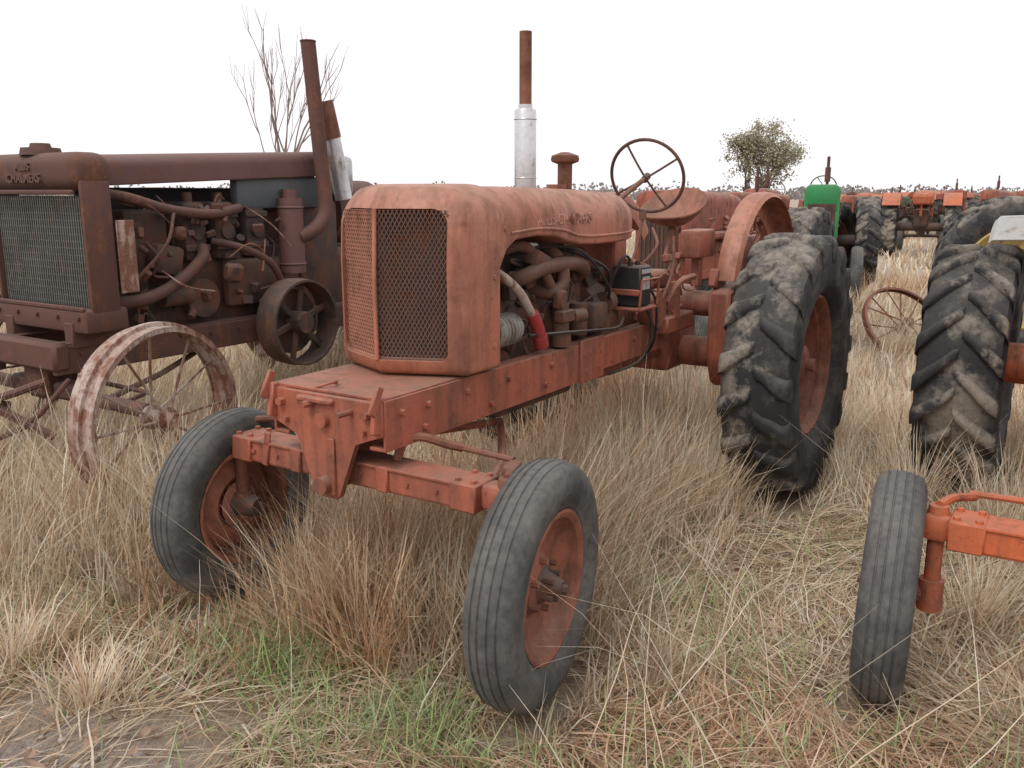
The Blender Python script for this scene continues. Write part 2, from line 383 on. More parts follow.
    m.tube([(.02,-.20,.72),(.03,-.22,.78),(.06,-.27,.80),(.12,-.33,.77),(.17,-.36,.75)],.016,8,4)
    m.box((.08,-.62,.735),(.09,.05,.05),(0,0,.3),bev=.012,seg=2)
    a_=part(T,'steering_linkage',m,LM); a_.location.z=bz
    wheel(T,'front_wheel',(0,-fy[0],fz[0]),frontparts(rim),False,rad(steer),rad(1.5),fs[0],spin=.4)
    wheel(T,'front_wheel',(.0,fy[1],fz[1]),frontparts(rim),True,rad(steer-4),rad(-1.5),fs[1],spin=1)
    def sf(y,z,o=0): return .165+.105*min(1,abs(y)/.255)+.06*max(0,(z-1.40)/.23)**2+o
    m=MB()
    R0=rrect(.232,1.025,1.535,.055,.03); R1=rrect(.240,1.018,1.545,.06,.032); R2=rrect(.262,.985,1.585,.09,.03)
    R3=rrect(.280,.968,1.617,.12,.025); R4=rrect(.289,.962,1.63,.135,.02)
    rings=[[(sf(y,z,.035),y,z) for y,z in R0],[(sf(y,z,-.006),y,z) for y,z in R1],[(sf(y,z,.004),y,z) for y,z in R2],
           [(sf(y,z,.022),y,z) for y,z in R3],[(sf(.26,z,.05),y,z) for y,z in R4],[(.40,y,z) for y,z in R4],[(.515,y,z) for y,z in R4],[(.515,y*.97,(z-1.3)*.98+1.3) for y,z in R4]]
    m.loft(rings,caps=False)
    m.tube([(.160,0,1.02),(.158,0,1.3),(.170,0,1.545)],.008,8)
    part(T,'radiator_shell',m,HM,'rounded sheet-metal radiator shell with V-shaped nose',ang=50)
    for sd in (-1,1):
        m=MB()
        A=Vector((.176,sd*.004,0)); B=Vector((.275,sd*.238,0)); L=(B-A).length; ux=(B-A)/L; z0,z1=1.022,1.54
        dx,dz=.0155,.028; sl=dz/dx
        c=z0-sl*L
        while c<z1:
            for s2 in (1,-1):
                ua=max(0,(z0-c)/sl); ub=min(L,(z1-c)/sl)
                if ub-ua>.004:
                    f=(lambda u: u) if s2==1 else (lambda u: L-u)
                    pa=A+ux*f(ua); pb=A+ux*f(ub); pa.z=c+sl*ua; pb.z=c+sl*ub
                    m.tube([pa,pb],.0022 if sd<0 else .0028,4)
            c+=dz
        m.tube([A+Vector((0,0,z0)),B+Vector((0,0,z0))],.007,6)
        part(T,'grille',m,GRL if sd<0 else GRO,'dark rusty diamond mesh grille panel' if sd<0 else 'orange rusty diamond mesh grille panel')
    m=MB(); m.box((.34,0,1.28),(.06,.5,.56)); m.box((.34,0,1.0),(.12,.5,.05)); part(T,'radiator',m,GRIME)
    m=MB(); rings=[]
    secs=[(.500,.283,1.622,1.30),(.53,.283,1.622,1.33),(.57,.283,1.622,1.39),(.64,.282,1.622,1.425),(.8,.28,1.620,1.435),(.95,.279,1.618,1.425),(1.05,.278,1.617,1.40),(1.15,.277,1.615,1.385),(1.3,.275,1.612,1.378),(1.5,.272,1.606,1.378),(1.62,.268,1.60,1.38),(1.69,.258,1.592,1.388),(1.735,.238,1.575,1.405),(1.76,.20,1.55,1.43),(1.768,.14,1.51,1.46)]
    for s,w,zt,zb in secs:
        rt=min(.135,(zt-zb)*.6,w*.8); rings.append([(s,y,z) for y,z in rrect(w,zb,zt,rt,.012)])
    m.loft(rings)
    part(T,'hood',m,HM,'faded orange hood and fuel tank cover',ang=50)
    m=MB()
    for sd in (-1,1):
        m.tube([(.60,sd*.283,1.452),(.8,sd*.281,1.462),(1.0,sd*.280,1.45),(1.12,sd*.279,1.425),(1.3,sd*.277,1.415),(1.6,sd*.270,1.417),(1.72,sd*.25,1.425)],.006,6,3)
        m.cyl((.56,sd*.28,1.47),(.56,sd*.288,1.47),.009,n=6); m.cyl((.48,sd*.285,1.05),(.48,sd*.295,1.05),.010,n=6); m.cyl((.48,sd*.285,1.3),(.48,sd*.295,1.3),.010,n=6)
    m.cyl((1.42,.0,1.60),(1.42,0,1.635),.045,n=20)
    part(T,'hood_trim',m,HM)
    tm=text_mesh('ALLIS-CHALMERS',.060,.002,.0006); tm.materials.append(PALE)
    for v in tm.vertices:
        x,y,z=v.co; v.co=(1.02+x, -.2795-z, 1.492+y)
    for v in tm.vertices:
        zz=v.co.z
        if zz>1.487:
            a=math.asin(min(1,(zz-1.487)/.135)); v.co.y+= .135*(1-math.cos(a))
    o=obj('lettering',tm,T); o['label']='faded raised maker name along the hood'
    m=MB(); m.tube([(1.12,-.02,1.60),(1.12,-.02,2.25)],.026,14); part(T,'exhaust_pipe',m,RUSTO)
    m=MB(); m.lathe([(.03,0),(.045,.004),(.046,.02),(.046,.318),(.043,.325),(.030,.328),(.030,.345),(.0,.345)],24,Matrix.Translation((1.12,-.02,1.615))@Matrix.Rotation(rad(90),4,'X')); m.torus((1.12,-.02,1.66),.046,.003,Matrix.Rotation(rad(90),3,'X'),24,6); m.torus((1.12,-.02,1.90),.046,.003,Matrix.Rotation(rad(90),3,'X'),24,6); part(T,'muffler',m,SILV)
    m=MB(); m.cyl((1.50,0,1.59),(1.50,0,1.74),.034,n=16); m.lathe([(.03,0),(.062,.012),(.066,.022),(.062,.04),(.02,.055),(0,.056)],24,Matrix.Translation((1.50,0,1.725))@Matrix.Rotation(rad(90),4,'X')); part(T,'air_intake',m,RUSTO)
    m=MB(); m.box((1.08,0,1.0),(.74,.26,.42),bev=.02,seg=2); m.box((1.08,.01,1.27),(.72,.22,.16),bev=.02,seg=2)
    m.box((1.08,0,.76),(.66,.22,.16),bev=.03,seg=2); m.cyl((.74,0,1.0),(.66,0,1.0),.1,n=24)
    m.cyl((1.44,0,.98),(1.66,0,.98),.24,.22,n=28)
    for x in (.82,1.0,1.18,1.36): m.cyl((x,-.12,1.12),(x,-.145,1.12),.035,n=14); m.cyl((x,-.06,1.34),(x,-.06,1.37),.02,n=8)
    m.box((.62,0,1.2),(.02,.05,.1)); clutter(m,random.Random(12),34,.7,1.5,.15,.92,1.34); part(T,'engine_block',m,GRIME)
    m=MB(); m.cyl((.60,0,1.18),(.70,0,1.18),.04,n=14)
    for a in range(4):
        m.box((.60,.12*math.cos(a*math.pi/2+.4),1.18+.12*math.sin(a*math.pi/2+.4)),(.012,.16,.075),(a*math.pi/2+.4,0,0),.004)
    part(T,'fan',m,MANI)
    m=MB()
    m.tube([(.80,-.12,1.24),(.82,-.20,1.27),(.95,-.22,1.30),(1.2,-.22,1.30),(1.34,-.19,1.26),(1.36,-.12,1.22)],.032,10,4)
    m.tube([(1.0,-.12,1.2),(1.02,-.2,1.19),(1.08,-.23,1.22),(1.1,-.22,1.3)],.028,10,4); m.tube([(1.1,-.2,1.32),(1.12,-.10,1.42),(1.12,-.02,1.6)],.030,10,4)
    m.tube([(.76,-.1,1.36),(.84,-.18,1.39),(.93,-.20,1.33),(1.0,-.22,1.22)],.022,10,4)
    for x in (.82,.95,1.2,1.34): m.box((x,-.15,1.25),(.07,.03,.08),bev=.008); m.cyl((x-.02,-.16,1.27),(x-.02,-.19,1.27),.008,n=6)
    m.box((.93,-.2,1.33),(.14,.07,.07),(.2,.3,.1),bev=.02,seg=2); m.box((1.05,-.235,1.16),(.07,.05,.09),bev=.015)
    part(T,'manifold',m,MANI)
    m=MB(); m.cyl((1.07,-.23,1.14),(1.07,-.23,1.02),.036,n=16); m.cyl((1.07,-.23,1.02),(1.07,-.23,.96),.046,n=16); m.box((1.07,-.25,1.09),(.1,.05,.05)); m.cyl((1.13,-.25,1.08),(1.2,-.27,1.08),.03,n=14); part(T,'carburettor',m,GRIME)
    m=MB(); m.lathe([(0,0),(.05,0),(.06,.012),(.062,.14),(.055,.155),(.03,.16),(0,.16)],24,Matrix.Translation((.60,-.19,1.075))@Matrix.Rotation(rad(-90),4,'Z'))
    for k in range(5): m.torus((.64+.022*k,-.19,1.075),.062,.004,Matrix.Rotation(rad(90),3,'Z'),20,5)
    part(T,'generator',m,ALU)
    m=MB(); m.box((1.42,-.2,1.05),(.14,.1,.12),bev=.02,seg=2); m.cyl((1.5,-.21,1.1),(1.56,-.21,1.1),.05,n=16); m.cyl((1.28,-.2,.98),(1.28,-.2,1.12),.042,n=16); part(T,'magneto',m,GRIME)
    m=MB()
    for pts in ([(1.52,-.21,1.12),(1.45,-.26,1.25),(1.3,-.2,1.33),(1.18,-.12,1.37)],[(1.52,-.23,1.10),(1.40,-.28,1.2),(1.2,-.24,1.36),(1.0,-.1,1.37)],[(1.55,-.2,1.14),(1.6,-.26,1.3),(1.68,-.26,1.28),(1.72,-.25,1.2)],
                [(1.6,-.27,1.02),(1.5,-.29,.99),(1.3,-.27,1.0),(1.1,-.28,1.02),(.8,-.24,1.04)],[(1.75,-.3,1.1),(1.78,-.34,.95),(1.74,-.3,.8),(1.6,-.2,.74)],[(1.7,-.27,1.2),(1.82,-.33,1.1),(1.86,-.32,.9),(1.9,-.25,.78)]):
        m.tube(pts,.007,6,5)
    part(T,'wiring',m,BLK)
    m=MB(); m.tube([(.53,-.20,1.31),(.60,-.225,1.30),(.72,-.245,1.22),(.83,-.245,1.10)],.018,12,6); part(T,'hose',m,WHR,'pale rust-stained hose ending in a red sleeve')
    m=MB(); m.tube([(.81,-.247,1.13),(.86,-.245,1.06),(.885,-.24,1.02)],.026,12,4); m.cyl((.88,-.24,1.03),(.905,-.235,.985),.031,n=14); part(T,'hose_end',m,RED2)
    m=MB(); m.box((2.05,0,.88),(.85,.30,.36),bev=.04,seg=3); m.box((2.55,0,.85),(.42,.40,.46),bev=.05,seg=3)
    m.cyl((2.56,-.62,.72),(2.56,.62,.72),.085,n=20); m.cyl((2.50,-.5,1.0),(2.50,.5,1.0),.07,n=18)
    for sd in (-1,1):
        m.prism([(2.36,1.09),(2.62,1.13),(2.72,1.0),(2.70,.62),(2.60,.54),(2.44,.56),(2.36,.72)],sd*.40,sd*.52,.02)
        m.cyl((2.50,sd*.39,1.0),(2.50,sd*.55,1.0),.1,n=20); m.cyl((2.56,sd*.5,.70),(2.56,sd*.70,.70),.11,n=20)
        for a in range(8): m.cyl((2.50+.085*math.cos(a*.785),sd*.54,1.0+.085*math.sin(a*.785)),(2.50+.085*math.cos(a*.785),sd*.565,1.0+.085*math.sin(a*.785)),.011,n=6)
        m.box((2.2,sd*.28,.93),(.36,.08,.09),bev=.01)
        m.box((2.14,sd*.30,1.05),(.05,.05,.2)); m.tube([(2.05,sd*.3,1.05),(2.1,sd*.34,1.15),(2.25,sd*.36,1.17)],.016,8,3)
        m.box((2.44,sd*.42,1.14),(.16,.05,.10),(0,.2,0),bev=.01)
    part(T,'rear_axle_housing',m,FM)
    m=MB(); m.box((2.0,0,1.10),(.5,.18,.12),bev=.03,seg=2); m.box((1.82,0,1.28),(.14,.30,.24),bev=.03,seg=2); m.cyl((1.95,-.22,1.02),(1.95,-.30,1.02),.09,n=20); m.box((2.28,-.12,1.14),(.2,.12,.1),bev=.02); clutter(m,random.Random(5),22,1.75,2.35,.24,1.0,1.28)
    part(T,'gearbox_cover',m,FM)
    m=MB()
    for p in ([(2.05,-.05,1.12),(2.15,-.07,1.3),(2.2,-.08,1.47)],[(2.1,.1,1.1),(2.25,.12,1.3),(2.35,.12,1.42)],[(1.95,-.28,1.0),(2.05,-.32,1.2),(2.1,-.30,1.38)],[(2.2,-.2,1.0),(2.3,-.25,1.2),(2.45,-.26,1.36)],[(1.88,-.18,1.2),(1.98,-.26,1.33),(2.06,-.2,1.42)]): m.tube(p,.009,6,4)
    m.cyl((2.2,-.08,1.46),(2.2,-.08,1.50),.02,n=10)
    part(T,'control_lever',m,RUSTO)
    m=MB(); m.cyl((1.72,.0,1.44),(2.41,-.0,1.68),.014,n=10); m.cyl((1.72,0,1.42),(1.95,0,1.51),.025,n=12); m.box((2.0,0,1.42),(.04,.04,.25)); part(T,'steering_column',m,RUSTO)
    steering(T,(2.42,0,1.685),(.93,.10,.36))
    m=MB(); m.box((1.70,-.26,1.165),(.13,.15,.19),bev=.008); m.cyl((1.66,-.27,1.26),(1.66,-.27,1.28),.012,n=8); m.cyl((1.74,-.27,1.26),(1.74,-.27,1.28),.012,n=8); part(T,'battery',m,BLK)
    m=MB(); m.box((1.70,-.3365,1.18),(.075,.003,.06),bev=0); m.box((1.70,-.337,1.235),(.1,.003,.02),bev=0); part(T,'battery_sticker',m,GREY)
    m=MB(); m.box((1.70,-.26,1.06),(.2,.19,.015)); m.box((1.61,-.26,1.14),(.012,.17,.03)); m.tube([(1.6,-.35,1.07),(1.6,-.36,1.2),(1.8,-.36,1.2),(1.8,-.35,1.07)],.006,6); part(T,'battery_tray',m,FM)
    pan_seat(T,(2.80,0,1.40),ORD)
    m=MB(); m.box((2.44,-.30,1.33),(.24,.12,.15),bev=.02,seg=2); m.box((2.44,-.30,1.20),(.05,.05,.2)); part(T,'toolbox',m,ORD)
    for sd in (-1,1): fender(T,(fc[0],0,fc[1]),fc[2],sd*fen[0],sd*fen[1],fen[2],fen[3],fend,.12)
    RM={RT.name:RRM,RT2.name:RRM2}[rear.name]
    wheel(T,'rear_wheel',(2.58,-rear_y,.70*rsc),[('tyre',rear,TYR),('rim',RM,rim)],False,spin=.1,sc=rsc)
    wheel(T,'rear_wheel',(2.58,rear_y,.70*rsc),[('tyre',rear,TYR),('rim',RM,rim)],True,spin=.4,sc=rsc)
    return T
AL=rad(57.32)
G='old tractors parked in rows in the field'
row_tractor((-.565,2.96,0),AL,'faded rusty orange tractor with wide front axle standing in dry grass',grp=G)
row_tractor((1.86,2.20,0),AL,'orange tractor with smooth ribbed front tyre and grey fender in grass',HM=ORB,FM=ORB,fend=GREY,grp=G,rear_y=.85,rear=RT2,rim=ORB,rsc=.955,steer=11,fz=(.38,.38),fy=(.765,.785),fs=(1,.99),ab=(.55,.60),fc=(2.6,.86,.62),fen=(.80,.50,50,125),bz=-.07,LM=ORB)

# ------------------------------------------------------------------ old rust tractor on steel wheels
def steel_wheel_mesh(R=.485,W=.075,spk=12,ridge=True,lugs=0,sr=.011,n=64):
    m=MB()
    m.lathe([(R,-W),(R,W),(R-.010,W),(R-.010,-W)],n,closed=True)
    if ridge: m.lathe([(R-.002,-.022),(R+.020,-.018),(R+.020,.018),(R-.002,.022)],n,closed=True)
    m.lathe([(R-.008,-W),(R-.028,-W),(R-.028,-W+.008),(R-.008,-W+.008)],n,closed=True)
    m.lathe([(R-.008,W),(R-.022,W),(R-.022,W-.008),(R-.008,W-.008)],n,closed=True)
    m.lathe([(.0,-.12),(.035,-.12),(.042,-.1),(.042,-.07),(.065,-.065),(.065,-.045),(.042,-.04),(.042,.04),(.065,.045),(.065,.065),(.042,.07),(.042,.1),(.0,.1)],24)
    for i in range(spk):
        a=2*math.pi*i/spk; h=.055 if i%2 else -.055; ca,sa=math.cos(a),math.sin(a)
        m.cyl((.05*ca,h,.05*sa),((R-.01)*ca,h*.3,(R-.01)*sa),sr,n=8)
    for i in range(lugs):
        a=2*math.pi*i/lugs; sd=(-1)**i
        m.prism([(-.03,-.01),(.03,-.01),(.004,.09),(-.004,.09)],sd*.01,sd*W*.9,.002,Matrix.Rotation(-a,4,'Y')@Matrix.Translation((0,0,R)))
    return m.mesh('steel_wheel_mesh')
SW=steel_wheel_mesh(.485,.085,12,True,0,.0075)
SWR=steel_wheel_mesh(.62,.15,14,False,24,.014)
T=top('tractor',(-2.66,5.02,0),AL,'dark rust-brown antique tractor on spoked steel wheels','tractor',G)
m=MB()
m.box((.09,0,1.71),(.24,.93,.20),bev=.075,seg=5); m.box((.09,0,.91),(.26,.93,.13),bev=.02,seg=2)
for sd in (-1,1): m.box((.09,sd*.450,1.30),(.17,.028,.72),bev=.008,seg=2)
m.box((-.035,0,1.60),(.02,.9,.025),bev=.006); m.box((-.035,0,.98),(.02,.9,.025),bev=.006)
m.cyl((.08,0,1.80),(.08,0,1.84),.11,.10,n=24); m.cyl((.08,0,1.835),(.08,0,1.865),.06,.05,n=20)
for y in (-.4,-.2,0,.2,.4): m.cyl((-.04,y,.93),(-.055,y,.93),.014,n=6)
part(T,'radiator',m,RUST,'cast radiator frame with raised lettering on the top tank')
m=MB(); m.box((.10,0,1.28),(.10,.875,.60),bev=0)
for i in range(40):
    y=-.425+.85*i/39; m.box((.045,y,1.28),(.018,.007,.60),bev=0)
for i in range(16): m.box((.047,0,1.0+.0375*i),(.012,.875,.006),bev=0)
part(T,'radiator_core',m,CORE,'grey-green finned radiator core')
TMX=Matrix(((0,0,-1,-.034),(-1,0,0,0),(0,1,0,1.735),(0,0,0,1)))
for s,z,sz in (('ALLIS',1.735,.058),('CHALMERS',1.672,.066)):
    tm=text_mesh(s,sz,.007,.001); tm.materials.append(RUSTP); M=TMX.copy(); M[2][3]=z; tm.transform(M); obj('lettering',tm,T)
m=MB(); rings=[]
for s,w,zt in ((.2,.33,1.795),(.24,.335,1.805),(1.0,.335,1.84),(1.9,.335,1.88),(1.96,.32,1.88)):
    rings.append([(s,y,z) for y,z in rrect(w,zt-.17,zt,.07,.008)])
m.loft(rings); part(T,'hood',m,RUSTP,'long smooth rust-brown hood')
m=MB(); m.box((1.55,-.26,1.60),(.75,.08,.22),bev=.03,seg=2); m.box((1.1,.33,1.50),(1.3,.02,.26),bev=.004); part(T,'fuel_tank',m,TEAL,'blue-grey tank under the rear of the hood')
m=MB()
for sd in (-1,1):
    m.box((1.35,sd*.30,.70),(3.0,.05,.16),bev=.006); m.box((1.35,sd*.27,.785),(3.0,.10,.012),bev=.003)
    m.box((.1,sd*.30,.83),(.3,.08,.14))
    for x in np.arange(.0,2.8,.22): m.cyl((x,sd*.32,.73),(x,sd*.34,.73),.014,n=6)
m.box((-.12,0,.72),(.10,.68,.16),bev=.02); m.box((0,0,.60),(.22,.22,.3),bev=.03)
m.tube([(-.2,.3,.6),(-.35,.0,.5),(-.2,-.3,.6)],.022,8,4); m.box((-.2,.55,.62),(.06,.6,.05),(0,0,.2)); m.box((-.35,.2,.45),(.5,.04,.05),(0,.3,.3)); m.box((-.30,-.1,.40),(.04,.6,.04),(.3,0,.2)); m.tube([(-.1,-.35,.6),(-.3,-.2,.35),(-.5,.2,.2)],.015,8,3)
part(T,'frame',m,RUST)
m=MB(); m.cyl((0,-.88,.47),(0,.72,.485),.04,n=16); m.box((0,0,.50),(.12,.7,.1),bev=.02); m.tube([(0,-.70,.5),(.2,-.6,.5),(.25,.6,.5)],.014,8); m.tube([(0,-.5,.48),(.5,-.3,.52),(1.0,-.1,.6)],.018,8)
part(T,'front_axle',m,RUST)
m=MB()
m.box((1.15,0,1.0),(1.3,.44,.5),bev=.03,seg=2); m.box((1.22,-.02,1.38),(.95,.34,.32),bev=.03,seg=2)
for x in (.85,1.08,1.33): m.box((x,-.22,1.36),(.17,.14,.36),bev=.03,seg=2); m.cyl((x,-.22,1.52),(x,-.22,1.60),.03,n=12); m.box((x,-.295,1.26),(.18,.02,.04)); m.box((x,-.295,1.46),(.18,.02,.04)); m.cyl((x,-.29,1.36),(x,-.31,1.36),.05,n=16)
m.box((1.3,-.27,1.02),(.5,.08,.30),bev=.03,seg=2); m.cyl((.85,-.2,.95),(.85,-.32,.95),.12,n=24); m.box((1.95,0,1.15),(.4,.5,.8),bev=.04,seg=2)
m.cyl((.42,0,1.2),(.5,0,1.2),.1,n=20); m.box((.55,-.12,1.25),(.3,.2,.5),bev=.03,seg=2)
m.box((.62,-.27,1.2),(.20,.12,.18),(0,.2,0),bev=.03,seg=2); m.cyl((.55,-.30,.98),(.75,-.30,.98),.06,n=18)
for x in (.7,.95,1.2,1.45): 
    for z in (.9,1.18): m.cyl((x,-.22,z),(x,-.245,z),.02,n=6)
clutter(m,random.Random(2),34,.35,1.7,.29,.85,1.58,tp=.85)
part(T,'engine_block',m,GRIME)
m=MB(); m.cyl((1.58,-.35,1.06),(1.58,-.35,1.56),.085,n=22); m.torus((1.58,-.35,1.12),.086,.008,Matrix.Rotation(rad(90),3,'X'),24,6); m.torus((1.58,-.35,1.5),.086,.008,Matrix.Rotation(rad(90),3,'X'),24,6); m.cyl((1.58,-.35,1.56),(1.58,-.35,1.62),.05,n=16); part(T,'air_filter',m,RUSTP,'upright rusty cylinder beside the engine')
m=MB()
m.tube([(.2,-.28,1.60),(.35,-.36,1.57),(.6,-.38,1.50),(.9,-.38,1.47),(1.15,-.34,1.50)],.030,10,5)
m.tube([(.2,-.36,.98),(.4,-.40,1.0),(.62,-.40,1.08),(.8,-.38,1.2),(.88,-.30,1.26)],.036,10,5)
m.tube([(.95,-.3,1.3),(1.1,-.42,1.25),(1.3,-.43,1.15),(1.45,-.38,1.0)],.024,10,5)
m.tube([(.3,-.42,1.1),(.5,-.46,1.3),(.6,-.42,1.48)],.010,8,5)
m.box((1.02,-.40,1.10),(.12,.08,.12),(.2,.1,0),bev=.02); m.box((.66,-.38,1.36),(.08,.07,.08),bev=.02)
clutter(m,random.Random(31),26,.35,1.45,.36,.88,1.55,tp=.8)
part(T,'manifold',m,RUST)
m=MB(); m.tube([(1.60,-.4,1.30),(1.70,-.43,1.34),(1.80,-.44,1.42),(1.835,-.43,1.54),(1.835,-.41,1.8),(1.82,-.35,2.60)],.051,14,5)
m.torus((1.82,-.35,2.60),.049,.007,Matrix.Rotation(rad(90),3,'X'),20,6); part(T,'exhaust_pipe',m,RUST)
m=MB(); m.cyl((2.10,-.36,1.55),(2.03,-.33,1.98),.062,n=16); m.box((2.2,-.2,1.72),(.16,.22,.28),bev=.04,seg=2); part(T,'air_cleaner',m,SILV,'dull silver leaning air cleaner')
m=MB(); m.cyl((2.03,-.33,1.97),(1.97,-.30,2.22),.07,.085,n=20); part(T,'intake_stack',m,RUSTO)
m=MB(); MT=Matrix.Translation((1.46,-.50,.74))
m.lathe([(.29,-.09),(.296,0),(.29,.09),(.274,.09),(.280,0),(.274,-.09)],48,MT,closed=True)
m.lathe([(0,-.08),(.07,-.08),(.075,-.06),(.075,.06),(0,.06)],28,MT)
m.lathe([(.22,.06),(.06,.065),(.06,.075),(.22,.07)],40,MT,closed=True)
for i in range(6):
    a=i*math.pi/3+.3; m.box((1.46+.17*math.cos(a),-.49,.74+.17*math.sin(a)),(.23,.025,.05),(0,-a,0),bev=.01)
m.cyl((1.46,-.56,.74),(1.46,-.1,.74),.035,n=14); part(T,'belt_pulley',m,GRIME,'dark open belt pulley on the engine side')
m=MB()
for p in ([(1.0,-.4,1.2),(1.1,-.47,1.28),(1.25,-.43,1.22),(1.2,-.47,1.1),(1.3,-.4,1.3)],[(.5,-.4,1.15),(.62,-.46,1.05),(.85,-.42,1.0)],[(1.2,-.25,1.55),(1.35,-.4,1.4),(1.5,-.42,1.25)]): m.tube(p,.005,6,5)
part(T,'wiring',m,WHR)
m=MB(); m.box((2.5,0,.95),(.9,.5,.5),bev=.06,seg=3); m.cyl((2.72,-.75,.66),(2.72,.75,.66),.09,n=18); m.cyl((2.2,0,1.45),(2.7,0,1.45),.24,n=24); part(T,'rear_axle_housing',m,RUST)
m=MB(); m.cyl((2.3,.1,1.4),(2.75,.1,1.52),.016,n=8); part(T,'steering_column',m,RUST)
steering(T,(2.76,.1,1.52),(.8,0,.6),.2,RUST); pan_seat(T,(3.2,0,1.2),RUST)
m=MB(); m.box((.24,-.468,1.25),(.12,.008,.40),(0,0,.1),bev=.003); part(T,'side_plate',m,WHR)
wheel(T,'front_wheel',(0,-.97,.445),[('steel_rim',SW,WHR)],steer=rad(7),label='spoked steel wheel, chalky rust')
wheel(T,'front_wheel',(0,.78,.495),[('steel_rim',SW,RUST)],True)
wheel(T,'rear_wheel',(2.72,-.72,.66),[('steel_rim',SWR,RUST)]); wheel(T,'rear_wheel',(2.72,.72,.66),[('steel_rim',SWR,RUST)],True)

W=top('steel_wheel',(4.15,9.3,.22),rad(20),'thin rusty spoked steel wheel leaning in dry grass','wheel'); W.rotation_euler=(rad(-40),rad(5),rad(12))
obj('rim',mm(steel_wheel_mesh(.47,.03,14,False,0,.008),RUSTO),W)

# ------------------------------------------------------------------ distant tractors
def make_ft():
    P={}
    m=MB(); rings=[]
    for s,w,zt,zb in ((.1,.2,1.5,1.2),(.12,.23,1.55,1.18),(.3,.235,1.56,1.18),(1.4,.23,1.53,1.2),(1.6,.22,1.5,1.22),(1.66,.16,1.45,1.27)): rings.append([(s,y,z) for y,z in rrect(w,zb,zt,.09,.02)])
    m.loft(rings); m.box((.2,0,1.05),(.2,.46,.46),bev=.03,seg=2); P['hood']=m.mesh('far_hood',None,45)
    m=MB(); 
    for i in range(9): m.box((.092,-.16+.04*i,1.08),(.02,.012,.42),bev=0)
    m.box((.10,0,1.08),(.01,.36,.44),bev=0); P['grille']=m.mesh('far_grille')
    m=MB(); m.box((.85,0,1.0),(1.1,.28,.44),bev=.03); m.box((1.9,0,.9),(1.0,.34,.42),bev=.05,seg=2); m.cyl((2.25,-.7,.7),(2.25,.7,.7),.1); m.cyl((.15,-.5,.4),(.15,.5,.4),.04); m.box((.15,0,.62),(.16,.14,.5)); m.box((.5,0,.8),(.8,.34,.08))
    m.tube([(.6,-.16,1.1),(.7,-.22,1.15),(1.1,-.22,1.15),(1.2,-.16,1.1)],.04,8,3); clutter(m,random.Random(8),24,.4,2.2,.2,.8,1.3); clutter(m,random.Random(9),24,.4,2.2,.2,.8,1.3,1); P['engine']=m.mesh('far_engine')
    m=MB(); m.cyl((.85,-.05,1.5),(.85,-.05,1.95),.022,n=10); m.cyl((.85,-.05,1.6),(.85,-.05,1.8),.04,n=12); P['exhaust_pipe']=m.mesh('far_exhaust')
    m=MB(); q=Vector((.8,0,.6)).to_track_quat('Y','Z').to_matrix(); m.torus((2.05,0,1.55),.19,.010,q,28,6); m.cyl((1.6,0,1.35),(2.05,0,1.55),.013,n=8)
    for i in range(3):
        a=i*2.1; m.cyl((2.05,0,1.55),Vector((2.05,0,1.55))+q@Vector((.19*math.cos(a),0,.19*math.sin(a))),.007,n=6)
    P['steering_wheel']=m.mesh('far_steer')
    m=MB(); m.box((2.5,0,1.25),(.34,.40,.05),bev=.02); m.box((2.68,0,1.34),(.04,.4,.18),(0,.2,0),bev=.02); m.box((2.5,0,1.1),(.06,.06,.3)); P['seat']=m.mesh('far_seat')
    for sd,nm in ((-1,'fa'),(1,'fb')):
        m=MB(); rings=[]
        for i in range(13):
            a=rad(40+90*i/12); rings.append([(2.25+r*math.cos(a),y,.7+r*math.sin(a)) for r,y in ((.6,sd*.46),(.80,sd*.46),(.80,sd*.85),(.785,sd*.85),(.785,sd*.47),(.6,sd*.47))])
        m.loft(rings); P['fender'+nm]=m.mesh('far_fender')
    return P
FP=make_ft()
def far_tractor(px,Y,c,rim,rz,label,fen=True,sc=1.0,X=None,ex=RUST,noex=False,nosw=False,noseat=False,rp=None):
    X=(px-512)/887*(Y*.9774+.2) if X is None else X
    T=top('tractor',(X,Y,0),rz,label,'tractor',G); T.scale=(sc,sc,sc)
    for k,me in FP.items():
        if (noex and k=='exhaust_pipe') or (nosw and k=='steering_wheel') or (noseat and k=='seat'): continue
        if k.startswith('fender'):
            if fen: obj('fender',mm(me,c),T)
        else: obj(k,mm(me,{'hood':c,'grille':GRIME,'engine':GRIME if c not in(ORD,ORA,ORX) else ORD,'exhaust_pipe':ex,'steering_wheel':RUST,'seat':c}[k]),T)
    for sd in (-1,1):
        wheel(T,'rear_wheel',(2.25,sd*.68,.70),rp or rearparts(rim),sd>0,spin=.3); wheel(T,'front_wheel',(.15,sd*.5,.37),frontparts(rim),sd>0)
    return T
LO='old orange tractor parked in the dry field'; LG='green tractor with yellow wheels parked in the field'; LR='worn red tractor parked in the dry field'; LB='rusty brown tractor parked in the dry field'
far_tractor(0,7.9,ORX,ORR,AL,'rusty orange tractor parked close behind another',False,1.04,X=1.25,noex=True,nosw=True,noseat=True)
far_tractor(818,13.4,GRN,YEL,rad(71),'bright green tractor facing forward with dark tyres',False,1.10)
T=far_tractor(0,8.45,GRND,YEL,rad(155),'old green tractor with large yellow rear wheel',False,1.12,X=7.62,noex=True,nosw=True,noseat=True,rp=[('tyre',RT3,TYR),('rim',RRM3,YEL)])
m=MB(); m.cyl((2.15,.2,1.3),(2.15,.2,1.72),.05,n=14); m.cyl((2.15,.2,1.7),(2.15,.2,1.88),.035,n=12); m.cyl((2.13,.2,1.86),(2.17,.2,1.91),.05,n=12); part(T,'exhaust_pipe',m,RUSTP)
